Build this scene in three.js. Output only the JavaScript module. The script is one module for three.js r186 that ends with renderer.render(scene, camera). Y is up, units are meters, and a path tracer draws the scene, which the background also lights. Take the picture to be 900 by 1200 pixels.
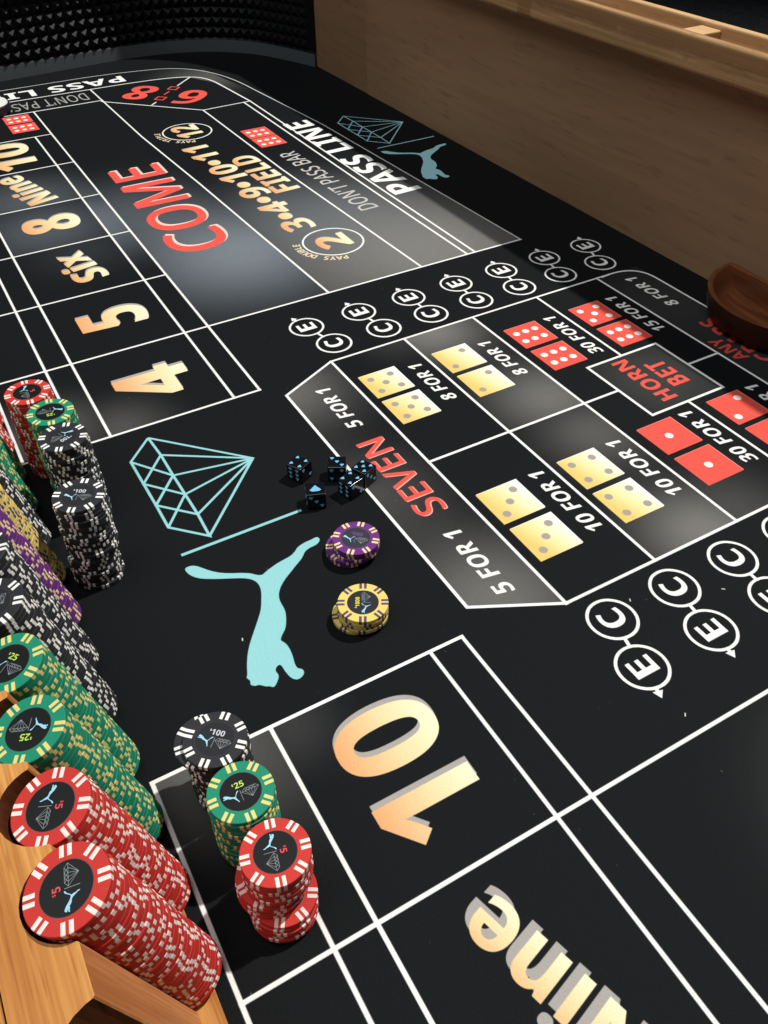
import * as THREE from 'three';
import { RoundedBoxGeometry } from 'three/addons/geometries/RoundedBoxGeometry.js';
import { mergeGeometries } from 'three/addons/utils/BufferGeometryUtils.js';

// ---------- camera, lamps, exposure ----------
const scene = new THREE.Scene();
scene.background = new THREE.Color(0.012, 0.012, 0.013);
const camera = new THREE.PerspectiveCamera(62.647, 0.75, 0.02, 60);
camera.position.set(0, 0.5, 0);
camera.quaternion.set(-0.3496375534, -0.2378890629, -0.0972449152, 0.9009471691);
scene.add(camera);
const renderer = new THREE.WebGLRenderer({ antialias: true });
renderer.toneMapping = THREE.LinearToneMapping;
renderer.toneMappingExposure = 1.0;
renderer.shadowMap.enabled = true;

const LAMP = new THREE.Vector3(4.95, 8, -0.62), AIM = new THREE.Vector3(0.4, 0, -0.7);
const spot = new THREE.SpotLight(new THREE.Color(1.0, 0.965, 0.91), 272, 0, 0.75, 0.4, 2);
spot.position.copy(LAMP).lerp(AIM, 0.012); spot.target.position.copy(AIM);
spot.castShadow = true; spot.shadow.radius = 6.5; spot.shadow.mapSize.set(4096, 4096); spot.shadow.bias = -0.0004;
scene.add(spot, spot.target);
const FILL_AT = new THREE.Vector3(-0.9, 3.2, -0.6), FILL_AIM = new THREE.Vector3(0.35, 0, -0.75);
const fill = new THREE.RectAreaLight(new THREE.Color(0.95, 0.98, 1.0), 1.75, 2.6, 2.6);
fill.position.copy(FILL_AT).lerp(FILL_AIM, 0.012); fill.lookAt(FILL_AIM);
scene.add(fill);

// ---------- helpers ----------
const used = new Map();
function numbered(n) { const k = used.get(n) || 0; used.set(n, k + 1); return k ? n + '_' + String(k).padStart(3, '0') : n; }
function rng(s) { return () => { s |= 0; s = (s + 0x6D2B79F5) | 0; let t = Math.imul(s ^ (s >>> 15), 1 | s); t = (t + Math.imul(t ^ (t >>> 7), 61 | t)) ^ t; return ((t ^ (t >>> 14)) >>> 0) / 4294967296; }; }
const R = rng(77);
function shadow(o) { o.castShadow = true; o.receiveShadow = true; return o; }
function part(name, geo, m, parent) { const o = shadow(new THREE.Mesh(geo, m)); o.name = name; parent.add(o); return o; }
function thing(name, label, category, pos = [0, 0, 0], group) {
  const o = new THREE.Group(); o.name = numbered(name); o.position.set(...pos); o.userData = { label, category }; if (group) o.userData.group = group; scene.add(o); return o;
}
function tag(o, label, category, group) { o.userData.label = label; o.userData.category = category; if (group) o.userData.group = group; return o; }
const box = (x0, x1, y0, y1, z0, z1, r = 0) => { const g = r ? new RoundedBoxGeometry(x1 - x0, y1 - y0, z1 - z0, 2, r) : new THREE.BoxGeometry(x1 - x0, y1 - y0, z1 - z0); g.translate((x0 + x1) / 2, (y0 + y1) / 2, (z0 + z1) / 2); return g; };
function hash2(x, y, s) { let h = Math.imul(x, 374761393) + Math.imul(y, 668265263) + Math.imul(s, 974711); h = Math.imul(h ^ (h >>> 13), 1274126177); return ((h ^ (h >>> 16)) >>> 0) / 4294967296; }
function noise(x, y, s, px, py) { // tiling value noise
  const X = Math.floor(x), Y = Math.floor(y), fx = x - X, fy = y - Y, u = fx * fx * (3 - 2 * fx), v = fy * fy * (3 - 2 * fy), m = (a, n) => ((a % n) + n) % n;
  const a = hash2(m(X, px), m(Y, py), s), b = hash2(m(X + 1, px), m(Y, py), s), c = hash2(m(X, px), m(Y + 1, py), s), d = hash2(m(X + 1, px), m(Y + 1, py), s);
  return a + (b - a) * u + (c - a) * v + (a - b - c + d) * u * v;
}
function dataTex(w, h, fn, srgb) {
  const d = new Uint8Array(w * h * 4);
  for (let j = 0; j < h; j++) for (let i = 0; i < w; i++) { const c = fn(i / w, j / h), k = (j * w + i) * 4; d[k] = c[0]; d[k + 1] = c[1]; d[k + 2] = c[2]; d[k + 3] = 255; }
  const t = new THREE.DataTexture(d, w, h); t.wrapS = t.wrapT = THREE.RepeatWrapping; t.magFilter = THREE.LinearFilter; t.minFilter = THREE.LinearMipmapLinearFilter; t.generateMipmaps = true;
  if (srgb) t.colorSpace = THREE.SRGBColorSpace; t.needsUpdate = true; return t;
}
// wood: grain runs along u; one tile covers `lu` by `lv` metres
function woodMat(c0, c1, c2, seed, lu, lv, rough, o = {}) {
  const f = (u, v) => {
    const warp = noise(u * 3, v * 4, seed, 3, 4) * 1.6 + noise(u * 7, v * 9, seed + 5, 7, 9) * .4;
    const band = noise(u * 2, v * 14 + warp, seed + 1, 2, 1e6), fine = noise(u * 10, v * 150, seed + 2, 10, 150), pore = noise(u * 26, v * 300, seed + 3, 26, 300), big = noise(u * 2, v * 3, seed + 4, 2, 3);
    let a = band * .5 + fine * .28 + big * .22; const p = pore > .78 ? (pore - .78) * 2.2 : 0; return [a, p];
  };
  const map = dataTex(512, 512, (u, v) => { const [a, p] = f(u, v), t = Math.max(0, Math.min(1, (a - .25) * 1.9)); return [0, 1, 2].map((k) => Math.round((c0[k] + (c1[k] - c0[k]) * t) * (1 - p * .8) + c2[k] * p * .8)); }, true);
  const bump = dataTex(256, 256, (u, v) => { const [a, p] = f(u, v); const g = 128 + (a - .5) * 90 - p * 160; const q = Math.max(0, Math.min(255, g)) | 0; return [q, q, q]; });
  for (const t of [map, bump]) t.repeat.set(1 / lu, 1 / lv);
  return new THREE.MeshPhysicalMaterial({ map, bumpMap: bump, bumpScale: o.bump ?? .0004, roughness: rough, specularIntensity: o.spec ?? .5, clearcoat: o.coat ?? 0, clearcoatRoughness: .35 });
}
// planar uv in metres, by the dominant normal axis; `along` is the grain axis
function uvMetres(g, along = 'z') {
  if (g.index) g = g.toNonIndexed();
  g.computeVertexNormals === undefined; const p = g.attributes.position, n = g.attributes.normal, uv = new Float32Array(p.count * 2);
  for (let i = 0; i < p.count; i++) {
    const P = { x: p.getX(i), y: p.getY(i), z: p.getZ(i) }, N = { x: Math.abs(n.getX(i)), y: Math.abs(n.getY(i)), z: Math.abs(n.getZ(i)) };
    const dom = N.x >= N.y && N.x >= N.z ? 'x' : N.y >= N.z ? 'y' : 'z', rest = ['x', 'y', 'z'].filter((a) => a !== dom);
    const gu = rest.includes(along) ? along : rest[0], gv = rest.find((a) => a !== gu);
    uv[2 * i] = P[gu]; uv[2 * i + 1] = P[gv] + (dom === 'y' ? .37 : 0);
  }
  g.setAttribute('uv', new THREE.BufferAttribute(uv, 2)); return g;
}
const std = (hex, roughness, o = {}) => new THREE.MeshPhysicalMaterial({ color: hex, roughness, ...o });

// ---------- the logo, in millimetres: x along the reading direction, y up ----------
const CAT = [[-22, 59], [-21, 55], [-23, 50], [-30, 45], [-37, 40], [-44, 32], [-49, 22], [-54, 14], [-58, 11], [-61, 7], [-59, 3], [-56, -5], [-54, -13], [-53, -22], [-50, -28], [-46, -32], [-44, -40], [-44, -46], [-43, -51], [-45, -53], [-49, -52], [-52, -47], [-52, -41], [-54, -35], [-60, -30], [-64, -23], [-69, -16], [-74, -8], [-80, -1], [-87, 4], [-94, 6], [-104, 6], [-113, 9], [-122, 14], [-126, 19], [-130, 22], [-133, 20], [-139, 19], [-148, 20], [-155, 22], [-160, 22], [-162, 19], [-166, 19], [-169, 23], [-169, 27], [-165, 30], [-158, 31], [-152, 31], [-150, 32], [-151, 35], [-154, 37], [-159, 36], [-164, 40], [-167, 44], [-164, 46], [-163, 49], [-159, 52], [-159, 55], [-156, 58], [-153, 56], [-149, 58], [-147, 56], [-141, 54], [-132, 50], [-122, 44], [-112, 36], [-102, 28], [-94, 22], [-85, 18], [-76, 14], [-68, 13], [-62, 15], [-57, 20], [-51, 31], [-45, 43], [-39, 52], [-33, 57], [-27, 59]];
const DA = [164, 29], DB = [136, 55], DC = [83, -47], DD = [4, 27], DE = [32, 54], G1 = [132, 27], G2 = [97, 27], G3 = [66, 26.5], G4 = [35, 26], H1 = [99, 54.5], H2 = [65, 54];
const GEM = [[DA, DB, H1, H2, DE, DD, G4, G3, G2, G1, DA], [DA, DC, DD], [G1, DC], [G2, DC], [G3, DC], [G4, DC], [DB, G2], [G1, H1, G3], [G2, H2, G4], [H2, G2], [DE, G3]];
function drawLogo(c, catFill, lineStyle, w) { // current transform: y up, millimetres
  c.fillStyle = catFill; c.beginPath();
  CAT.forEach((p, i) => { const q = CAT[(i + 1) % CAT.length], m = [(p[0] + q[0]) / 2, (p[1] + q[1]) / 2]; if (!i) { const l = CAT[CAT.length - 1]; c.moveTo((l[0] + p[0]) / 2, (l[1] + p[1]) / 2); } c.quadraticCurveTo(p[0], p[1], m[0], m[1]); });
  c.closePath(); c.fill();
  c.strokeStyle = lineStyle; c.lineWidth = w; c.lineJoin = 'miter'; c.lineCap = 'butt';
  for (const l of GEM) { c.beginPath(); l.forEach((p, i) => (i ? c.lineTo(...p) : c.moveTo(...p))); c.stroke(); }
  c.lineWidth = w * 1.3; c.beginPath(); c.moveTo(-6, 56); c.lineTo(-6, -55); c.stroke();
}

// ---------- print on the playing surface, in metres on the table (x right, z towards the viewer) ----------
const WHITE = '#f4f4f1', RED = '#ee5a4e', AQUA = '#94d0d3';
function paintLayout(c) {
  c.fillStyle = '#16181a'; c.fillRect(-1, -3, 3, 4);
  const poly = (pts) => { c.beginPath(); pts.forEach((p, i) => (i ? c.lineTo(...p) : c.moveTo(...p))); c.closePath(); };
  const line = (pts, w = .003, col = WHITE) => { c.strokeStyle = col; c.lineWidth = w; c.lineJoin = 'miter'; c.lineCap = 'square'; c.beginPath(); pts.forEach((p, i) => (i ? c.lineTo(...p) : c.moveTo(...p))); c.stroke(); };
  // soft grey and blue-grey tints, each ending at the white rules of its box
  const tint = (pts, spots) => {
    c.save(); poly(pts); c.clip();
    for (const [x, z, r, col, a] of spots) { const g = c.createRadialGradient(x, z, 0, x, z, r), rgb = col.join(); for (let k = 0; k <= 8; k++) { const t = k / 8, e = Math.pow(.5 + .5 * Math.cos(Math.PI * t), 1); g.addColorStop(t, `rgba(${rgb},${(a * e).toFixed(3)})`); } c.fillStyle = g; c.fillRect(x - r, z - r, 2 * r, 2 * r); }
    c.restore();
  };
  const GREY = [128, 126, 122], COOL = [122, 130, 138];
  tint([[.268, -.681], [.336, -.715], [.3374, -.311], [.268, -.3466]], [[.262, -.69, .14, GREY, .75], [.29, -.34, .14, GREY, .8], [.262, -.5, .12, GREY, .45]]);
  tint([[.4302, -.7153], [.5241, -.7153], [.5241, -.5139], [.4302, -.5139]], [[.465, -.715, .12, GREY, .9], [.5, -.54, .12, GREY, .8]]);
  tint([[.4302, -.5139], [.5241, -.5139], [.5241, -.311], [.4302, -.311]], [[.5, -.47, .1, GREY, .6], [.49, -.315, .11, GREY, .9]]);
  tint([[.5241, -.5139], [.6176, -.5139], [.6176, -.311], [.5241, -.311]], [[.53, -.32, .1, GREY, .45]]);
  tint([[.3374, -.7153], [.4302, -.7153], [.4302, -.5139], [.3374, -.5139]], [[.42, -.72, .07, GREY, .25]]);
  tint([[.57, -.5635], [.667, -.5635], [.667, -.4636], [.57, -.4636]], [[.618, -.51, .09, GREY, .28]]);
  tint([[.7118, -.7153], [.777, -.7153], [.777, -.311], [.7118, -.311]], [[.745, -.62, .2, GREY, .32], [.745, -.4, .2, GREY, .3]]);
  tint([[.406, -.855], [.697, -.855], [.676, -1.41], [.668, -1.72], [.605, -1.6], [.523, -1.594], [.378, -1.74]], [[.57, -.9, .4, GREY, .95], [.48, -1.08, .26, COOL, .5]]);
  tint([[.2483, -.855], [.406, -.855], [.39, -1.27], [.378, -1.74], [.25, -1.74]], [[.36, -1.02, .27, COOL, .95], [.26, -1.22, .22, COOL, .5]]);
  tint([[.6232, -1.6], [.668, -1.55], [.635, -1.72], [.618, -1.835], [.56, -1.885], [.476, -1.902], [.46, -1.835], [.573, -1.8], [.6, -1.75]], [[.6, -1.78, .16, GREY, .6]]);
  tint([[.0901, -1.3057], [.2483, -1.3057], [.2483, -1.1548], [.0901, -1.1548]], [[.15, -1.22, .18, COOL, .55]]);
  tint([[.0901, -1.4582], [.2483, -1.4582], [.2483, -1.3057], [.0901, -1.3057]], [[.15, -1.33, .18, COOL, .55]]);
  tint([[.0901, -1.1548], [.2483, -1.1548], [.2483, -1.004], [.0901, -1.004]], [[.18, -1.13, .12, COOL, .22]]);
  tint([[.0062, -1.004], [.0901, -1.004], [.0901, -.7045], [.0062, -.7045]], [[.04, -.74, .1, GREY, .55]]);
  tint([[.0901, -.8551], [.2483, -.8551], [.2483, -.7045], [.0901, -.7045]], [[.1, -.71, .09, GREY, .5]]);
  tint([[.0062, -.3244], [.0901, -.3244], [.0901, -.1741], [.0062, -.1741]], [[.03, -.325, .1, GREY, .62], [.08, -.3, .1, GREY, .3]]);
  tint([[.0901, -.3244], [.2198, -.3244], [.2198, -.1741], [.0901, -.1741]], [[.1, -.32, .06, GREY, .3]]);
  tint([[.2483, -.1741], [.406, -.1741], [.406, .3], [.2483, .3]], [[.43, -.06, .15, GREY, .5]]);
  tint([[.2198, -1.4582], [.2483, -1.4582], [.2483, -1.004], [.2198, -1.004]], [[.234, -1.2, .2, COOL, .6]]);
  // place boxes, far and near
  const V = [.0062, .0622, .0901, .2198, .2483], F = [-.7045, -.8551, -1.004, -1.1548, -1.3057, -1.4582, -1.6105], N = [-.3244, -.1741, -.023];
  for (const x of V) { line([[x, F[0]], [x + (x > .2 ? .0025 : 0), x === .2483 ? -1.749 : F[6]]]); line([[x, N[0]], [x, .1]]); }
  for (const z of F) line([[V[0], z], [V[4], z]]);
  for (const z of N) line([[V[0], z], [V[4], z]]);
  line([[V[4], N[1]], [.697, N[1]]]); line([[V[4], F[1]], [.6975, F[1]]]);
  line([[V[0], -1.749], [.3793, -1.749]], .0034);
  // come / field / pass line
  line([[.406, F[1]], [.3925, -1.2667], [.3813, -1.5159], [.3777, -1.8276]]);
  line([[.5401, F[1]], [.5259, -1.2549], [.5228, -1.5939]]);
  line([[.6108, F[1]], [.6075, -1.1], [.605, -1.5975]], .0032); line([[.6232, F[1]], [.6215, -1.1], [.618, -1.5975]], .0032);
  line([[.5228, -1.5939], [.618, -1.5975]]);
  const curve = (w, col) => { c.strokeStyle = col; c.lineWidth = w; c.stroke(); };
  c.beginPath(); c.moveTo(.618, -1.5975); c.lineTo(.607, -1.735); c.quadraticCurveTo(.602, -1.79, .5735, -1.805); c.quadraticCurveTo(.54, -1.83, .4, -1.8285); c.lineTo(-.1, -1.835); curve(.0034, WHITE);
  c.beginPath(); c.moveTo(.6975, F[1]); c.lineTo(.688, -1.1); c.lineTo(.676, -1.41); c.lineTo(.65, -1.69); c.quadraticCurveTo(.635, -1.86, .54, -1.892); c.quadraticCurveTo(.46, -1.912, .38, -1.913); c.lineTo(-.1, -1.91); curve(.0026, '#cfd0cd');
  line([[.3757, -1.7422], [.5228, -1.5939]]); line([[.5735, -1.803], [.5335, -1.7625]]); line([[.463, -1.684], [.4512, -1.6723]]); line([[.506, -1.7345], [.492, -1.721]], .003, RED);
  for (const [x, z] of [[.5208, -1.7505], [.478, -1.702]]) { c.strokeStyle = RED; c.lineWidth = .003; c.save(); c.translate(x, z); c.rotate(.78); c.strokeRect(-.0085, -.0085, .017, .017); c.restore(); }
  // proposition box
  const Q = [.3374, .4302, .5241, .6176, .7118];
  for (const x of Q) line([[x, -.7153], [x, -.311]]);
  line([[.3374, -.7153], [.735, -.7165]]); line([[.3374, -.311], [.735, -.311]]);
  line([[.3374, -.5139], [.5697, -.5139]]); line([[.6673, -.5139], [.7118, -.5139]]);
  line([[.3374, -.7153], [.268, -.681], [.268, -.3466], [.3374, -.311]]);
  c.beginPath(); c.moveTo(.72, -.7153); c.lineTo(.735, -.7165); c.quadraticCurveTo(.776, -.717, .7768, -.68); c.lineTo(.7768, -.35); c.quadraticCurveTo(.776, -.311, .73, -.311); curve(.003, WHITE);
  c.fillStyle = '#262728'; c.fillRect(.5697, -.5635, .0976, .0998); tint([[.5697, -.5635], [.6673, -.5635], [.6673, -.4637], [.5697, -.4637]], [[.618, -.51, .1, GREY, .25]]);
  c.lineWidth = .0032; c.strokeStyle = WHITE; c.strokeRect(.5697, -.5635, .0976, .0998);
  // text: reads towards -z with its top towards -x
  function text(s, xb, xt, zs, ze, fill, o = {}) {
    c.save(); c.translate(xb, zs); c.rotate(-Math.PI / 2); if (o.rot) c.rotate(o.rot);
    c.font = `${o.style || 'bold'} 100px ${o.font || 'sans-serif'}`; c.textBaseline = 'alphabetic'; c.textAlign = 'left';
    const m = c.measureText(s), l = -m.actualBoundingBoxLeft, w = m.actualBoundingBoxRight + m.actualBoundingBoxLeft, hgt = o.xh ? 71.4 : m.actualBoundingBoxAscent;
    const sx = (o.width ?? Math.abs(ze - zs)) / w, sy = Math.abs(xb - xt) / hgt;
    const go = (dx, dy, f) => { c.save(); c.transform(sx, 0, o.slant ? -o.slant * sx : 0, sy, dx, dy); c.fillStyle = f; c.fillText(s, -l, 0); if (o.fat) { c.strokeStyle = f; c.lineWidth = o.fat; c.lineJoin = 'round'; c.strokeText(s, -l, 0); } c.restore(); };
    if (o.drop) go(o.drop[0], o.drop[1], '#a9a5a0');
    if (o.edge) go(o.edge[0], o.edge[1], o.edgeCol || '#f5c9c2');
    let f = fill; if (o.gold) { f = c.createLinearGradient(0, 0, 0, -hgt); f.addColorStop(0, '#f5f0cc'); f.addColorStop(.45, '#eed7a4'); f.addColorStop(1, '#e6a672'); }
    go(0, 0, f); c.restore();
  }
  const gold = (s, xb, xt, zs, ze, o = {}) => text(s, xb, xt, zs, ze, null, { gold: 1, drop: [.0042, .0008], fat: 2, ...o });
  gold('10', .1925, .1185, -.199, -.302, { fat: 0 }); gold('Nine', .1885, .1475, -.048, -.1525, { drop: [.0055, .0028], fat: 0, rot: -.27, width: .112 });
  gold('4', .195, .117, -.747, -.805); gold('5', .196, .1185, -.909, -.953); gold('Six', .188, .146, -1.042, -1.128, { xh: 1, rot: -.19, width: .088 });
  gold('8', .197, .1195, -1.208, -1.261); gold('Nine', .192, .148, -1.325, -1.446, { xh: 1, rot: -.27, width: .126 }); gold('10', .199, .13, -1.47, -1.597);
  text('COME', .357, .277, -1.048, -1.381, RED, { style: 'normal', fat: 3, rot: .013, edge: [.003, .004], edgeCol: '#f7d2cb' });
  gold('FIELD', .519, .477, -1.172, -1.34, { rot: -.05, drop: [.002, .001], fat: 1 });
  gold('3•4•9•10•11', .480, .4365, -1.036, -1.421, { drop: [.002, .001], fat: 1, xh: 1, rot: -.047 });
  text("DON'T PASS BAR", .5865, .5565, -1.049, -1.318, '#c3c1bd', { style: 'normal', fat: 1, rot: -.036 });
  text('PASS LINE', .6755, .6275, -1.075, -1.447, WHITE, { fat: 1, rot: -.037 });
  for (const [x, z, r, s, za, zb] of [[.4765, -.9803, .041, '2', -.961, -1.0], [.4575, -1.4985, .042, '12', -1.468, -1.53]]) {
    c.strokeStyle = WHITE; c.lineWidth = .0026; c.beginPath(); c.arc(x, z, r, 0, 7); c.stroke(); gold(s, x + .022, x - .023, za, zb, { drop: [.002, .001], fat: 2 });
    const msg = s === '2' ? 'PAYS DOUBLE' : 'PAYS TRIPLE';
    for (let i = 0; i < msg.length; i++) { c.save(); c.translate(x, z); c.rotate(-Math.PI / 2 - 1.15 + i * .17 - .28); c.translate(0, -r - .004); c.font = 'bold 10px sans-serif'; c.textAlign = 'center'; c.scale(.0014, .0014); c.fillStyle = '#e9d6b0'; c.fillText(msg[i], 0, 0); c.restore(); }
  }
  // proposition odds
  const odds = (s, xb, xt, zs, ze, fill = WHITE, o = {}) => text(s, xb, xt, zs, ze, fill, { slant: .16, fat: 0, xh: 0, ...o });
  for (const [s, x, z] of [['10 FOR 1', .4212, -.361], ['10 FOR 1', .5135, -.361], ['30 FOR 1', .607, -.361], ['30 FOR 1', .7005, -.361], ['8 FOR 1', .4195, -.588], ['8 FOR 1', .5105, -.588], ['30 FOR 1', .6075, -.58], ['15 FOR 1', .701, -.58]]) odds(s, x, x - .0155, z, s[0] === '8' ? z - .0735 : z - .0885);
  odds('5 FOR 1', .312, .2955, -.3425, -.4225); odds('5 FOR 1', .313, .297, -.596, -.6705); odds('8 FOR 1', .756, .74, -.616, -.694);
  text('SEVEN', .318, .2905, -.4525, -.5715, RED, { style: 'normal', fat: 2, edge: [-.0012, .0008], edgeCol: '#ffb0a6' });
  text('HORN', .6155, .5955, -.4755, -.5565, RED, { fat: 1 }); text('BET', .6475, .6245, -.4905, -.537, RED, { fat: 1 });
  text('ANY', .7365, .7195, -.4905, -.5375, '#dd4f44', { fat: 1 }); text('CRAPS', .7665, .7405, -.4735, -.5735, '#dd4f44', { fat: 1 });
  // printed pairs of dice
  const PIPS = { 1: [[0, 0]], 2: [[-1, 1], [1, -1]], 3: [[-1, 1], [0, 0], [1, -1]], 4: [[-1, -1], [-1, 1], [1, -1], [1, 1]], 5: [[-1, -1], [-1, 1], [0, 0], [1, -1], [1, 1]], 6: [[-1, -1], [-1, 0], [-1, 1], [1, -1], [1, 0], [1, 1]] };
  function die(x, z, s, n, red, flip) {
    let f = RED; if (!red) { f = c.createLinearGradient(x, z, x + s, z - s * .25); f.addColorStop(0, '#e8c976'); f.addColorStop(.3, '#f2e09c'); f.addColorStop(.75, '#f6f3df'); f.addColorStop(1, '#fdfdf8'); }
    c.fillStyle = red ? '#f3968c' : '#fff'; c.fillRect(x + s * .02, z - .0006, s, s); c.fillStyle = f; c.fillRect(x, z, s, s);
    c.fillStyle = red ? '#fbf4ef' : '#a89e96';
    for (const [a, b] of PIPS[n]) { c.beginPath(); const u = n === 6 ? a * .2 : a * .27, v = n === 6 ? b * .29 : b * .27; c.arc(x + s / 2 + (flip ? v : u) * s, z + s / 2 + (flip ? u : v) * s, s * (red ? .095 : .088), 0, 7); c.fill(); }
  }
  const S = .0442, zA = -.4525, zB = -.4011, zC = -.672, zD = -.6208;
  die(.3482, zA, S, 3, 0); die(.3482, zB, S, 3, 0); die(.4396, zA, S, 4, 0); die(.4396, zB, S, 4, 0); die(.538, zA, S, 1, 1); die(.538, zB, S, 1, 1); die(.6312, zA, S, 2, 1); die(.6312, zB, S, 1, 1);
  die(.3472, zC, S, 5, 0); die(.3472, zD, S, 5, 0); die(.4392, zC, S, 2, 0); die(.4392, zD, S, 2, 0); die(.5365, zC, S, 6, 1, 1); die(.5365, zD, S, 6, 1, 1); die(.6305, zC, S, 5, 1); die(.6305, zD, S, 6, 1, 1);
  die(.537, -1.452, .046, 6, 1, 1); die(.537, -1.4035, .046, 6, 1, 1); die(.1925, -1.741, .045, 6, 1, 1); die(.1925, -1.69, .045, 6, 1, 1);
  // C and E rings
  for (let i = 0; i < 7; i++) {
    const lean = -.0115 + i * .0045, xc = .358 + i * .0644;
    for (const [zC2, zE2, sg] of [[-.2805, -.2347, 1], [-.7475, -.795, -1]]) {
      const xe = xc + lean; c.strokeStyle = WHITE; c.lineWidth = .0026;
      const d = [(xe - xc), (zE2 - zC2)], L = Math.hypot(...d), n = [d[0] / L, d[1] / L];
      c.beginPath(); c.arc(xc, zC2, .0193, 0, 7); c.stroke(); c.beginPath(); c.arc(xe, zE2, .0193, 0, 7); c.stroke();
      line([[xc + n[0] * .0195, zC2 + n[1] * .0195], [xe - n[0] * .0195, zE2 - n[1] * .0195]], .003);
      line([[xe + n[0] * .0195, zE2 + n[1] * .0195], [xe + n[0] * .0225, zE2 + n[1] * .0225]], .003);
      c.fillStyle = WHITE; poly([[xe + n[0] * .0285, zE2 + n[1] * .0285], [xe + n[0] * .022 + n[1] * .0042, zE2 + n[1] * .022 - n[0] * .0042], [xe + n[0] * .022 - n[1] * .0042, zE2 + n[1] * .022 + n[0] * .0042]]); c.fill();
      text('C', xc + .0105, xc - .0105, zC2 + .0085, zC2 - .0095, WHITE, { fat: 0 }); text('E', xe + .0105, xe - .0105, zE2 + .0075, zE2 - .008, WHITE, { fat: 0 });
    }
  }
  // corner big 6 and 8, end-wall words
  for (const [s, x, z] of [['6', .5325, -1.6831], ['8', .4584, -1.7602]]) { c.save(); c.translate(x, z); c.rotate(-Math.PI * .75); c.font = 'bold 10px sans-serif'; c.textAlign = 'center'; c.scale(.0112, .0116); c.fillStyle = RED; c.fillText(s, 0, 3.57); c.restore(); }
  const back = (s, x0, x1, z0, z1, col, st) => { c.save(); c.translate(x0, z0); c.rotate(Math.PI); c.font = `${st} 100px sans-serif`; c.textAlign = 'left'; const w = c.measureText(s).width; c.scale(Math.abs(x1 - x0) / w, Math.abs(z1 - z0) / 71.4); c.fillStyle = col; c.fillText(s, 0, 0); c.restore(); };
  back('PASS LINE', .462, .13, -1.887, -1.845, WHITE, 'bold'); back("DON'T PASS", .364, .205, -1.812, -1.768, '#a9a8a5', 'normal');
  // logos
  for (const [x, z, kx, kz, col, w] of [[.15, -.52, 1, 1, AQUA, 2.6], [.757, -1.262, 1.0, 1.02, '#a8dfe8', 2.2]]) { c.save(); c.transform(0, -.001 * kz, -.001 * kx, 0, x, z); drawLogo(c, col, col, w); c.restore(); }
  // lint and scuffs
  const r = rng(5); c.lineCap = 'round';
  for (const [x, z] of [[.3833, -.2893], [.3445, -.1898], [.4538, -.2607], [.1039, -.4064]]) { const a = r() * 3; line([[x, z], [x + Math.cos(a) * .0022, z + Math.sin(a) * .0022]], .0009, '#e8e6e0'); }
  for (let i = 0; i < 160; i++) { const x = r() * .85, z = -2 * Math.pow(r(), 1.3), a = r() * 6.3; c.globalAlpha = .25 + r() * .4; line([[x, z], [x + Math.cos(a) * .0011 * r(), z + Math.sin(a) * .0011]], .0004, '#b9b7b2'); }
  c.globalAlpha = 1;
}
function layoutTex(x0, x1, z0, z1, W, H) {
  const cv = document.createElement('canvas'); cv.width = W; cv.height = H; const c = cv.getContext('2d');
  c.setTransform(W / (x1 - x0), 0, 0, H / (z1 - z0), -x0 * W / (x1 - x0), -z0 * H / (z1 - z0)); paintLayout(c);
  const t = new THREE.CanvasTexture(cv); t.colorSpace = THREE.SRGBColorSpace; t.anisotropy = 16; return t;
}
const weave = dataTex(256, 256, (u, v) => { const q = (128 + 50 * Math.sin(u * 2 * Math.PI * 40) * Math.sin(v * 2 * Math.PI * 40) + (noise(u * 60, v * 60, 3, 60, 60) - .5) * 110) | 0; return [q, q, q]; });
function feltMat(map) { const b = weave.clone(); b.repeat.set(14, 14); b.needsUpdate = true; return new THREE.MeshPhysicalMaterial({ map, bumpMap: b, bumpScale: .0004, roughness: .7, specularIntensity: .14 }); }

// ---------- setting: room floor behind the table ----------
const floor = shadow(new THREE.Mesh(new THREE.PlaneGeometry(16, 16).rotateX(-Math.PI / 2), std(0xffffff, .95, { specularIntensity: .2, map: (() => { const t = dataTex(128, 128, (u, v) => { const q = 36 + (noise(u * 64, v * 64, 9, 64, 64) - .5) * 14; return [q, q + 2, q + 5]; }, true); t.repeat.set(12, 12); return t; })() })));
floor.name = 'floor'; floor.position.y = -.85; floor.userData.kind = 'structure'; scene.add(floor);

// ---------- the table ----------
const table = thing('craps_table', 'large craps table with black printed layout and wooden side wall', 'craps table', [0, 0, 0]);
{ // one sheet of printed felt in two print runs
  const A = [-.03, .84, -.75, .02], B = [-.03, .84, -2.06, -.75], P = [], UV = [], N = []; const g = new THREE.BufferGeometry();
  const quad = (x0, x1, z0, z1) => { const nx = 1, nz = 1; void nx; void nz; for (const [u, v] of [[0, 1], [0, 0], [1, 0], [0, 1], [1, 0], [1, 1]]) { P.push(x0 + u * (x1 - x0), 0, z0 + (1 - v) * (z1 - z0)); UV.push(u, v); N.push(0, 1, 0); } };
  quad(...A); quad(...B); g.setAttribute('position', new THREE.Float32BufferAttribute(P, 3)); g.setAttribute('uv', new THREE.Float32BufferAttribute(UV, 2)); g.setAttribute('normal', new THREE.Float32BufferAttribute(N, 3));
  g.addGroup(0, 6, 0); g.addGroup(6, 6, 1);
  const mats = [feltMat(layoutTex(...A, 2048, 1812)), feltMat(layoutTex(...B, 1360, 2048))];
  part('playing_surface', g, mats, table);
  part('table_bed', box(-.3, .9, -.05, -.004, -2.1, .1), std(0x2a2019, .8), table);
}
const oak = woodMat([152, 121, 91], [172, 138, 104], [112, 84, 60], 11, .9, .9, .55, { spec: .4 });
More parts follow.
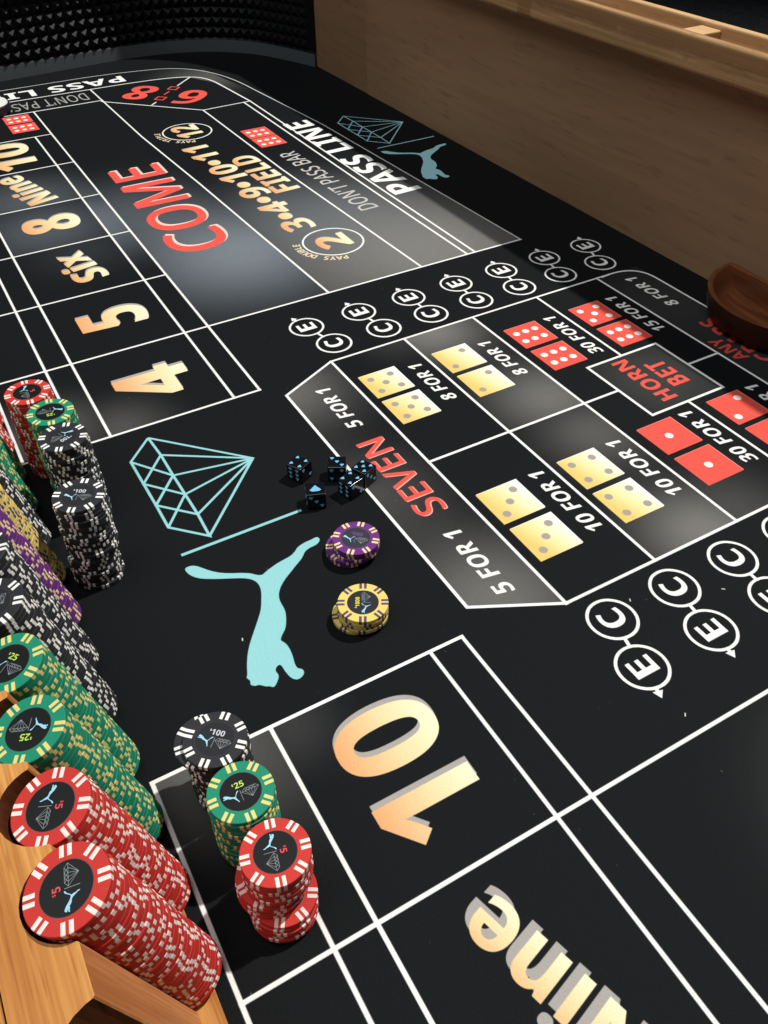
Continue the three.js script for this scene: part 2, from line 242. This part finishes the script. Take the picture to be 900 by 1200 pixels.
const oakDark = woodMat([146, 115, 86], [166, 132, 98], [108, 80, 57], 21, .9, .8, .55, { spec: .4 });
const oakMid = woodMat([150, 116, 80], [186, 150, 108], [108, 78, 50], 33, .35, .2, .5, { spec: .4 });
const railMat = (() => { // the lower half of the rail face is worn to pale bare wood in ragged patches
  const t = dataTex(1024, 128, (u, v) => {
    const g = noise(u * 22, v * 16, 81, 22, 16) * .35 + noise(u * 9, v * 30, 82, 9, 30) * .65, edge = .5 + (noise(u * 40, v * 6, 83, 40, 6) - .5) * .22 + (noise(u * 140, v * 14, 84, 140, 14) - .5) * .16;
    const gap = Math.abs(u - .245) < .012 || Math.abs(u - .62) < .01, w = !gap && v < .93 ? Math.max(0, Math.min(1, (edge - v) / .16 + .3)) * (.35 + .65 * noise(u * 18, v * 8, 85, 18, 8)) : 0, a = [138, 104, 70], b = [166, 128, 88], p = [196, 160, 116];
    return [0, 1, 2].map((k) => { const c = a[k] + (b[k] - a[k]) * g; return c + (p[k] - c) * w * (.55 + g * .6); });
  }, true); t.repeat.set(1 / 1.2, 1 / .0375); t.offset.set(.1, .0667); return new THREE.MeshPhysicalMaterial({ map: t, roughness: .5, specularIntensity: .4 });
})();
const oakLit = woodMat([190, 150, 104], [216, 176, 128], [130, 96, 60], 31, .5, .25, .55, { spec: .4 });  // same oak as the wall, lightened where the lamp strikes the rail top
{ // straight wooden side wall, its panels and the chip rail on top
  const wood = (name, g, m, parent = table) => part(name, uvMetres(g, 'z'), m, parent);
  wood('wall_panel', box(.829, .85, 0, .222, -1.75, -1.5212), oakDark); wood('wall_panel', box(.828, .85, 0, .222, -1.5198, .5), oak);
  wood('rail_face', box(.8, .8163, .2225, .26, -1.75, .5, .006), railMat);
  wood('rail_soffit', box(.8165, .829, .2225, .2305, -1.75, .5), oakDark);
  wood('rail_bed', box(.8292, .8502, .2225, .2308, -1.75, .5), oak); wood('rail_lip', box(.8505, .863, .2, .262, -1.75, .5, .003), oakLit);
  for (const z of [-1.5, -1.12, -.745, -.37, 0]) wood('rail_divider', box(.8165, .8502, .2312, .2575, z - .015, z + .015, .002), oakLit);
  wood('outer_panel', box(.8525, .872, -.2, .1995, -1.75, .5), oakDark);
}
{ // rubber end wall: moulded pyramids following the curved end
  const path = new THREE.CatmullRomCurve3([[-.3, -1.935], [-.1, -1.955], [.05, -1.966], [.236, -1.98], [.41, -1.998], [.51, -2.006], [.6, -1.997], [.686, -1.961], [.757, -1.892], [.798, -1.81], [.826, -1.735]].map(([x, z]) => new THREE.Vector3(x, 0, z)), false, 'centripetal');
  const L = path.getLength(), rubber = std(0x0d0f10, .5, { specularIntensity: .4 }), pitch = .0205, rh = .0192, n = Math.floor(L / pitch);
  const at = (s, y, out) => { const u = Math.min(1, Math.max(0, s / L)), p = path.getPointAt(u), t = path.getTangentAt(u); return [p.x - t.z * out, y, p.z + t.x * out]; };
  const P = []; const tri = (a, b, c2) => P.push(...a, ...b, ...c2);
  const y0 = .0285, hx = pitch / 2, hy = rh / 2;
  for (let row = 0; row < 10; row++) for (let i = 0; i < n; i++) {
    const s = (i + .5) * pitch, y = y0 + (row + .5) * rh;
    const a = at(s - hx, y - hy, 0), b = at(s + hx, y - hy, 0), c2 = at(s + hx, y + hy, 0), d = at(s - hx, y + hy, 0), k = at(s, y, .0095);
    tri(a, b, k); tri(b, c2, k); tri(c2, d, k); tri(d, a, k);
  }
  const g = new THREE.BufferGeometry(); g.setAttribute('position', new THREE.Float32BufferAttribute(P, 3)); g.computeVertexNormals(); g.setAttribute('uv', new THREE.Float32BufferAttribute(new Float32Array(P.length / 3 * 2), 2));
  part('rubber_wall', g, rubber, table);
  const ribbon = (ya, yb, oa, ob, m, name) => { const q = []; const N = 160; for (let i = 0; i < N; i++) { const s0 = L * i / N, s1 = L * (i + 1) / N, a = at(s0, ya, oa), b = at(s1, ya, oa), c2 = at(s1, yb, ob), d = at(s0, yb, ob); q.push(...a, ...b, ...c2, ...a, ...c2, ...d); } const G = new THREE.BufferGeometry(); G.setAttribute('position', new THREE.Float32BufferAttribute(q, 3)); G.computeVertexNormals(); G.setAttribute('uv', new THREE.Float32BufferAttribute(new Float32Array(q.length / 3 * 2), 2)); return part(name, G, m, table); };
  ribbon(0, .024, .004, .004, std(0x575d60, .45), 'base_strip'); ribbon(.024, .028, .004, 0, rubber, 'base_strip_edge'); ribbon(.0275, .26, -.001, -.001, rubber, 'end_wall_backing');
  ribbon(.215, .215, .03, -.02, rubber, 'end_rail_underside'); ribbon(.215, .25, .03, .03, rubber, 'end_rail_face'); ribbon(.25, .25, .03, -.12, rubber, 'end_rail_top');
}
// ---------- wooden bowl against the side wall ----------
{
  const bowl = thing('wooden_bowl', 'dark half-round wooden bowl standing against the side wall', 'bowl', [.8265, .0005, -.525]);
  const m = woodMat([92, 52, 30], [136, 82, 48], [50, 27, 15], 41, .22, .12, .32, { spec: .5, coat: .25 });
  const prof = [[.001, .007], [.03, .0072], [.055, .0085], [.07, .0125], [.079, .021], [.0845, .0335], [.0875, .036], [.0915, .0345], [.0905, .024], [.0865, .01], [.082, .001], [.076, 0], [.001, 0]];
  const half = (pts) => uvMetres(new THREE.LatheGeometry(pts.map(([x, y]) => new THREE.Vector2(x, y)), 48, Math.PI, Math.PI), 'z'); // half turn towards -x
  part('inside_lit', half(prof.slice(0, 8)), m, bowl); part('outside', half(prof.slice(7)), woodMat([40, 22, 14], [66, 37, 23], [24, 12, 7], 43, .22, .12, .35, { spec: .4 }), bowl);  // inner wood lightened, outer wood darkened: light and shade put into the colours
  const back = box(-.007, -.0005, 0, .036, -.0905, .0905, .0015); part('back_board', uvMetres(back, 'z'), m, bowl);
}
// ---------- chip rack ----------
const TH = 12 * Math.PI / 180, PITCH = .0477, Z0 = -.2023, AX = new THREE.Vector3(-Math.sin(TH), Math.cos(TH), 0), E1 = new THREE.Vector3(Math.cos(TH), Math.sin(TH), 0);
const pine = woodMat([170, 106, 48], [226, 170, 96], [118, 62, 24], 51, .5, .16, .5, { spec: .4 });
const pinePink = woodMat([178, 110, 62], [218, 154, 102], [150, 88, 50], 61, .3, .2, .55, { spec: .3 });
const pineDark = woodMat([64, 34, 18], [92, 50, 27], [36, 18, 9], 71, .3, .2, .6, { spec: .3 });  // darker brown wood for the groove surfaces and back board
{
  const rack = thing('chip_rack', 'pale wooden chip rack with upright scalloped grooves at the table edge', 'chip rack');
  const WF = -.0038, YB = .0016, YT = .137, BACK = -.0764;
  const pt = (w, z, y) => { const s = (y - .004 - w * Math.sin(TH)) / Math.cos(TH); return [-.0131 + w * Math.cos(TH) - s * Math.sin(TH), y, z]; };
  const groove = [], ridge = [], top = []; const q4 = (arr, a, b, c, d) => arr.push(...a, ...b, ...c, ...a, ...c, ...d);
  const build = (arr) => { const g = new THREE.BufferGeometry(); g.setAttribute('position', new THREE.Float32BufferAttribute(arr, 3)); g.computeVertexNormals(); return g; };
  const span = (arr, w0, z0, w1, z1) => { q4(arr, pt(w0, z0, YB), pt(w1, z1, YB), pt(w1, z1, YT), pt(w0, z0, YT)); const a = pt(w0, z0, YT), b = pt(w1, z1, YT); q4(top, a, b, [BACK, YT, z1], [BACK, YT, z0]); };
  const rows = []; for (let i = -3; i < 15; i++) rows.push(Z0 - .0012 - i * PITCH + (i < 0 ? .024 : 0));
  rows.forEach((zc, i) => {
    const K = 14, RG = i < 3 ? .026 : .0217, hw = Math.sqrt(RG * RG - WF * WF), RN = i + 1 < 3 ? .026 : .0217, hwN = Math.sqrt(RN * RN - WF * WF); let prev = null;
    for (let k = 0; k <= K; k++) { const a = Math.PI * k / K * 1, dz = hw * Math.cos(a), w = -Math.sqrt(Math.max(0, RG * RG - dz * dz)), cur = [w, zc + dz]; if (prev) span(groove, prev[0], prev[1], cur[0], cur[1]); prev = cur; }
    if (i < rows.length - 1) { // flat front of the ridge, its corners eased
      const za = zc - hw, zb = rows[i + 1] + hwN, e = .0008; span(ridge, WF, za, WF + e, za - e); span(ridge, WF + e, za - e, WF + e, zb + e); span(ridge, WF + e, zb + e, WF, zb);
    }
  });
  part('groove_surface', uvMetres(build(groove), 'y'), pineDark, rack); part('groove_front', uvMetres(build(ridge), 'y'), pinePink, rack);
  part('rack_top', uvMetres(build(top), 'z'), pine, rack);
  part('ledge_board', uvMetres(box(-.3, -.0772, .1, .1375, -1.1, .06, .0012), 'z'), pine, rack);
  part('back_board', uvMetres(box(-.0795, -.0765, 0, .1, -1.1, .06), 'z'), pineDark, rack);
  part('base_board', uvMetres(box(-.07, -.0035, -.003, .0014, -1.1, .06, .0006), 'z'), pine, rack);
}
// ---------- poker chips ----------
const CR = .0195, CT = .0034;
const KINDS = {
  red: { body: '#c83731', spot: '#f3e4dc', inlay: '#1d1e1f', ring: '#4a4a4a', val: '5', ink: '#e05050', word: 'red and white' },
  green: { body: '#1f8a6c', spot: '#e6d483', inlay: '#1d1e1f', ring: '#3b4a44', val: '25', ink: '#b8dc62', word: 'green and yellow' },
  black: { body: '#2e2f33', spot: '#f1f0ec', inlay: '#2c2d31', ring: '#3a3b3e', val: '100', ink: '#c9ccd6', word: 'black and white' },
  purple: { body: '#6c3281', spot: '#f0d6a4', inlay: '#3a3c44', ring: '#5a4a62', val: '500', ink: '#7d4a90', word: 'purple and cream' },
  yellow: { body: '#ecd274', spot: '#5d4f6e', inlay: '#303238', ring: '#6a6452', val: '1000', ink: '#f0e04a', word: 'yellow and violet' },
};
function chipTex(k) {
  const cv = document.createElement('canvas'); cv.width = 512; cv.height = 640; const c = cv.getContext('2d'); c.fillStyle = k.body; c.fillRect(0, 0, 512, 640);
  const r = rng(k.val.length * 31 + k.val.charCodeAt(0)); for (let i = 0; i < 2500; i++) { c.globalAlpha = .05; c.fillStyle = r() > .5 ? '#fff' : '#000'; c.fillRect(r() * 512, r() * 640, 2 + r() * 3, 2 + r() * 3); } c.globalAlpha = 1;
  c.fillStyle = k.spot; const RR = 252, sw = .108 * RR, gap = .078 * RR;
  for (let i = 0; i < 8; i++) {
    c.save(); c.translate(256, 256); c.rotate(i * Math.PI / 4); c.fillRect(.71 * RR, -gap / 2 - sw, RR * .33, sw); c.fillRect(.71 * RR, gap / 2, RR * .33, sw); c.restore();
    const pw = 512 / (2 * Math.PI), a = i * Math.PI / 4; for (const o of [-(gap / 2 + sw) / RR, gap / 2 / RR]) for (const sh of [0, 2 * Math.PI]) c.fillRect((a + o + sh) * pw, 520, sw / RR * pw, 120);
  }
  c.fillStyle = k.inlay; c.beginPath(); c.arc(256, 256, .615 * RR, 0, 7); c.fill(); c.lineWidth = 4; c.strokeStyle = k.ring; c.stroke();
  const t = new THREE.CanvasTexture(cv); t.colorSpace = THREE.SRGBColorSpace; t.anisotropy = 8; return t;
}
function inlayTex(k) {
  const cv = document.createElement('canvas'); cv.width = cv.height = 384; const c = cv.getContext('2d'); c.fillStyle = k.inlay; c.fillRect(0, 0, 384, 384);
  c.save(); c.translate(192, 236); c.scale(1.04, -1.04); c.translate(2, 0); drawLogo(c, '#9fd6ee', '#a4aeb2', 2.6); c.restore();
  c.fillStyle = k.ink; c.textAlign = 'center'; c.font = `bold ${k.val.length > 3 ? 74 : 86}px sans-serif`; c.fillText(k.val, 200, 150); const w = c.measureText(k.val).width; c.font = 'bold 36px sans-serif'; c.fillText('$', 200 - w / 2 - 12, 116);
  const t = new THREE.CanvasTexture(cv); t.colorSpace = THREE.SRGBColorSpace; t.anisotropy = 8; return t;
}
function chipGeo(seg = 48) {
  const b = .0003, P = [], U = [], I = [], ring = (r, y, uv) => { const s = P.length / 3; for (let i = 0; i <= seg; i++) { const a = i / seg * 2 * Math.PI; P.push(r * Math.cos(a), y, -r * Math.sin(a)); U.push(...uv(i / seg, a, r)); } return s; };
  const face = (sg) => (u, a, r) => [.5 + (252 / 512) * (r / CR) * Math.cos(a), 1 - (256 + sg * -252 * (r / CR) * Math.sin(a)) / 640], edge = (y) => (u) => [u, 1 - (530 + y) / 640];
  const N = []; const link = (s0, s1) => { for (let i = 0; i < seg; i++) I.push(s0 + i, s1 + i + 1, s1 + i, s0 + i, s0 + i + 1, s1 + i + 1); };
  const c0 = P.length / 3; P.push(0, CT, 0); U.push(.5, 1 - 256 / 640); const t0 = ring(CR - b, CT, face(1)); for (let i = 0; i < seg; i++) I.push(c0, t0 + i, t0 + i + 1);
  const a0 = ring(CR - b, CT, edge(0)), a1 = ring(CR, CT - b, edge(10)), a2 = ring(CR, CT - b, edge(10)), a3 = ring(CR, b, edge(90)), a4 = ring(CR, b, edge(90)), a5 = ring(CR - b, 0, edge(100));
  link(a1, a0); link(a3, a2); link(a5, a4);
  const c1 = P.length / 3; P.push(0, 0, 0); U.push(.5, 1 - 256 / 640); const t1 = ring(CR - b, 0, face(1)); for (let i = 0; i < seg; i++) I.push(c1, t1 + i + 1, t1 + i);
  const g = new THREE.BufferGeometry(); g.setAttribute('position', new THREE.Float32BufferAttribute(P, 3)); g.setAttribute('uv', new THREE.Float32BufferAttribute(U, 2)); g.setIndex(I); g.computeVertexNormals(); return g;
}
const CHIP = chipGeo(48), CHIP_LOW = chipGeo(32), INLAY = new THREE.CircleGeometry(CR * .6, 40).rotateX(-Math.PI / 2).translate(0, CT + .00008, 0);
for (const k of Object.values(KINDS)) {
  const map = chipTex(k); k.mats = [[1, 1, 1, .52], [.95, .95, .96, .6], [.99, .97, .95, .56], [.91, .91, .92, .64]].map(([r, g, b, q]) => new THREE.MeshPhysicalMaterial({ map, color: new THREE.Color().setRGB(r, g, b), roughness: q, specularIntensity: .4 })); k.inlayMat = new THREE.MeshPhysicalMaterial({ map: inlayTex(k), roughness: .38, specularIntensity: .4 });
}
const massed = {}; // chips past the three hundred that show largest
const UPY = new THREE.Vector3(0, 1, 0), HALF = Math.PI;
function chip(kind, pos, axis, spin, top, label, group) {
  const q = new THREE.Quaternion().setFromUnitVectors(UPY, axis).multiply(new THREE.Quaternion().setFromAxisAngle(UPY, spin));
  if (!label) { (massed[kind] ||= []).push(new THREE.Matrix4().compose(pos, q, new THREE.Vector3(1, 1, 1))); return; }
  const o = shadow(new THREE.Mesh(CHIP, KINDS[kind].mats[top ? 0 : Math.floor(R() * 4)])); o.name = numbered('poker_chip'); o.position.copy(pos); o.quaternion.copy(q); tag(o, label, 'poker chip', group); scene.add(o);
  if (top) part('inlay', INLAY, KINDS[kind].inlayMat, o); return o;
}
let singles = 0;
const nth = (k) => k + (k % 10 === 1 && k !== 11 ? 'st' : k % 10 === 2 && k !== 12 ? 'nd' : k % 10 === 3 && k !== 13 ? 'rd' : 'th');
function pile({ kind, base, axis = UPY, n, face, where, topLabel, group, own = n, wob = .0008, shifts = {} }) {
  const side = new THREE.Vector3(axis.y, -axis.x, 0).normalize(); let dx = 0, dz = 0;
  for (let i = 0; i < n; i++) {
    const k = n - 1 - i; if (shifts[k]) { dx += shifts[k][0]; dz += shifts[k][1]; }
    const p = base.clone().addScaledVector(axis, i * (CT + .00004)).addScaledVector(side, dx + (R() - .5) * 2 * wob); p.z += dz + (R() - .5) * 2 * wob;
    const isTop = i === n - 1, single = n - i <= own; if (single) singles++;
    chip(kind, p, axis, isTop ? face * Math.PI / 180 : R() * 2 * HALF, isTop, !single ? null : isTop ? topLabel : `${kind} chip, ${nth(n - i)} from the top of ${where}`, single && !isTop ? group : undefined);
  }
}
const v3 = (x, y, z) => new THREE.Vector3(x, y, z);
// loose stacks by the box marked 10
const NEARG = 'chips below the top chip of the loose near stacks, ';
pile({ kind: 'red', base: v3(.0479, .0006, -.2075), n: 17, face: -104, shifts: { 10: [-.0028, -.0075], 6: [.0048, .0015] }, where: 'the loose red stack nearest the camera', topLabel: 'red poker chip marked 5 topping the loose stack nearest the camera', group: NEARG + 'red' });
pile({ kind: 'green', base: v3(.0472, .0006, -.2555), n: 17, face: -3, where: 'the loose green stack between red and black', topLabel: 'green poker chip marked 25 topping the loose stack between red and black', group: NEARG + 'green' });
pile({ kind: 'black', base: v3(.0476, .0006, -.2958), n: 17, face: -43, shifts: { 1: [-.0046, -.003], 0: [.0046, .003] }, where: 'the loose black stack behind the near green stack', topLabel: 'black poker chip marked 100 topping the loose stack behind the near green one', group: NEARG + 'black' });
// short piles by the leaping cat
pile({ kind: 'purple', base: v3(.2172, .0006, -.447), n: 5, face: -43, shifts: { 2: [.0045, .0045] }, wob: .0005, where: 'the short purple pile', topLabel: 'purple poker chip on top of the short pile right of the cat logo', group: 'chips below the top of the short purple pile' });
pile({ kind: 'yellow', base: v3(.1893, .0006, -.3822), n: 5, face: 61, shifts: { 3: [.0035, .004] }, wob: .0005, where: 'the short yellow pile beside the leaping cat', topLabel: 'yellow poker chip marked 1000 topping the short pile below the purple one', group: 'chips below the top of the short yellow pile' });
// four tall loose stacks beside the box marked 4
const FARG = 'chips below the top chip of the loose far stacks, ';
pile({ kind: 'black', base: v3(.0295, .0006, -.5281), n: 24, face: -32, own: 22, wob: .0009, shifts: { 14: [.0022, 0], 6: [.001, 0] }, where: 'the front far black stack', topLabel: 'black poker chip marked 100 topping the front stack of the far four', group: FARG + 'front black' });
pile({ kind: 'black', base: v3(.0418, .0006, -.608), n: 24, face: -159, own: 14, wob: .0009, where: 'the rear far black stack', topLabel: 'black poker chip topping the far stack in front of the far green one', group: FARG + 'rear black' });
pile({ kind: 'green', base: v3(.041, .0006, -.6485), n: 24, face: 170, own: 6, where: 'the far loose green stack', topLabel: 'green poker chip topping the far loose stack beside the box marked 4', group: FARG + 'green' });
pile({ kind: 'red', base: v3(.0305, .0006, -.6875), n: 24, face: -94, own: 6, where: 'the farthest loose red stack', topLabel: 'red poker chip topping the farthest loose stack beside the box marked 4', group: FARG + 'red' });
// rows leaning in the rack
const ROWS = [['red', 41, 76, 41], ['red', 38, -119, 38], ['green', 38, 150, 38], ['green', 38, -54, 38], ['black', 38, 20, 22], ['black', 38, 70, 0], ['purple', 37, 0, 0], ['yellow', 38, 0, 0], ['black', 38, 0, 0], ['green', 38, 0, 0], ['green', 37, 0, 0], ['red', 38, 0, 0], ['red', 37, 0, 0]];
const WHERE = ['the red rack row nearest the camera', 'the red rack row beside the green rows', 'the green rack row beside the red rows', 'the green rack row beside the black rows', 'the black rack row beside the green rows'];
ROWS.forEach(([kind, n, face, own], i) => pile({ kind, base: v3(-.0131, .0024 + CR * Math.sin(TH), Z0 - i * PITCH), axis: AX, n, face, own, wob: .00035, where: WHERE[i], topLabel: WHERE[i] && `${kind} chip with its face showing atop ${WHERE[i]}`, group: WHERE[i] && 'chips in ' + WHERE[i] }));
{
  const rest = new THREE.Group(); rest.name = 'poker_chips'; rest.userData = { kind: 'stuff', label: 'remaining rows of poker chips further along the rack and stacks' }; scene.add(rest);
  for (const [kind, ms] of Object.entries(massed)) { const im = shadow(new THREE.InstancedMesh(CHIP_LOW, KINDS[kind].mats[0], ms.length)); ms.forEach((m, i) => { im.setMatrixAt(i, m); const q = .91 + R() * .09; im.setColorAt(i, new THREE.Color().setRGB(q, q, q)); }); im.name = kind + '_chips'; rest.add(im); }
}
// ---------- dice ----------
{
  const H = .0085, body = new RoundedBoxGeometry(.017, .017, .017, 3, .0014), bm = std(0x121419, .14, { clearcoat: .6, clearcoatRoughness: .05 });
  const pm = std(0x74c2e8, .45), tri = new THREE.Shape(); tri.moveTo(-.002, .0009); tri.lineTo(-.0011, .0016); tri.lineTo(.0011, .0016); tri.lineTo(.002, .0009); tri.lineTo(0, -.0018); tri.closePath();
  const pip = new THREE.ExtrudeGeometry(tri, { depth: .0002, bevelEnabled: false }).translate(0, 0, H - .0001), big = new THREE.ExtrudeGeometry(tri, { depth: .0002, bevelEnabled: false }).rotateZ(Math.PI).scale(2.6, 2.4, 1).translate(0, 0, H - .0001);
  const A = .0047, SP = { 1: [[0, 0]], 2: [[-A, A], [A, -A]], 3: [[-A, A], [0, 0], [A, -A]], 4: [[-A, -A], [-A, A], [A, -A], [A, A]], 5: [[-A, -A], [-A, A], [0, 0], [A, -A], [A, A]], 6: [[-A * .8, -A], [-A * .8, 0], [-A * .8, A], [A * .8, -A], [A * .8, 0], [A * .8, A]] };
  // faces: front +z, right +x, top +y
  function die(x, z, deg, top, front, right, label) {
    const d = thing('die', label, 'die', [x, H + .0004, z]); d.rotation.y = deg * Math.PI / 180; part('body', body, bm, d);
    const put = (n, q) => { for (const [a, b] of SP[n]) { const o = part('pip', n === 1 ? big : pip, pm, d); o.quaternion.copy(q); o.position.set(a, b, 0).applyQuaternion(q); } };
    const rot = (ax, a) => new THREE.Quaternion().setFromAxisAngle(ax, a), X = v3(1, 0, 0), Y = v3(0, 1, 0);
    put(top, rot(X, -Math.PI / 2)); put(7 - top, rot(X, Math.PI / 2)); put(front, rot(Y, 0)); put(7 - front, rot(Y, Math.PI)); put(right, rot(Y, Math.PI / 2)); put(7 - right, rot(Y, -Math.PI / 2));
  }
  die(.2240, -.5558, 27, 4, 2, 1, 'black die with blue pips standing alone left of the others');
  die(.2537, -.5120, 16, 4, 2, 1, 'black die with blue pips at the front of the touching three');
  die(.2205, -.5153, -21, 1, 3, 2, 'black die with one large blue diamond on top');
  die(.2718, -.5205, 23, 5, 3, 6, 'black die with blue pips standing rightmost on the white line');
  die(.2540, -.5386, -30, 3, 4, 2, 'black die with three blue pips on top behind the front die');
}
// ---------- marker puck at the far end ----------
{
  const p = thing('marker_puck', 'white round marker puck at the far left of the layout', 'puck', [.178, .0005, -1.782]);
  part('base', new THREE.LatheGeometry([[.001, 0], [.038, 0], [.04, .002], [.04, .014], [.0385, .016], [.001, .016]].map(([x, y]) => new THREE.Vector2(x, y)), 48), std(0x101112, .5), p);
  part('top_disc', new THREE.CylinderGeometry(.036, .0375, .0025, 48).translate(0, .0172, 0), std(0xf2f2ee, .4), p);
}
// ---------- spotlight and added fill panel above, out of the picture ----------
{
  const l = thing('ceiling_lamp', 'round warm ceiling spotlight high over the far side of the table', 'lamp', LAMP.toArray()); l.lookAt(AIM);
  part('housing', new THREE.CylinderGeometry(.16, .14, .3, 32).rotateX(Math.PI / 2).translate(0, 0, -.16), std(0x222222, .5), l);
  const glow = std(0x000000, 1); glow.emissive = new THREE.Color(1, .965, .91); glow.emissiveIntensity = 12; part('lens', new THREE.CircleGeometry(.11, 32).translate(0, 0, .001), glow, l);
  const s = thing('added_fill_panel', 'large square fill light panel added out of view over the table', 'lamp', FILL_AT.toArray()); s.lookAt(FILL_AIM);  // unseen panel added to give the soft fill light
  part('frame', new THREE.BoxGeometry(2.7, 2.7, .06).translate(0, 0, -.035), std(0x999999, .6), s);
  const g2 = std(0x000000, 1); g2.emissive = new THREE.Color(.95, .98, 1); g2.emissiveIntensity = .9; part('diffuser', new THREE.PlaneGeometry(2.6, 2.6).translate(0, 0, .001), g2, s);
}
console.log('single chips', singles);
renderer.render(scene, camera);
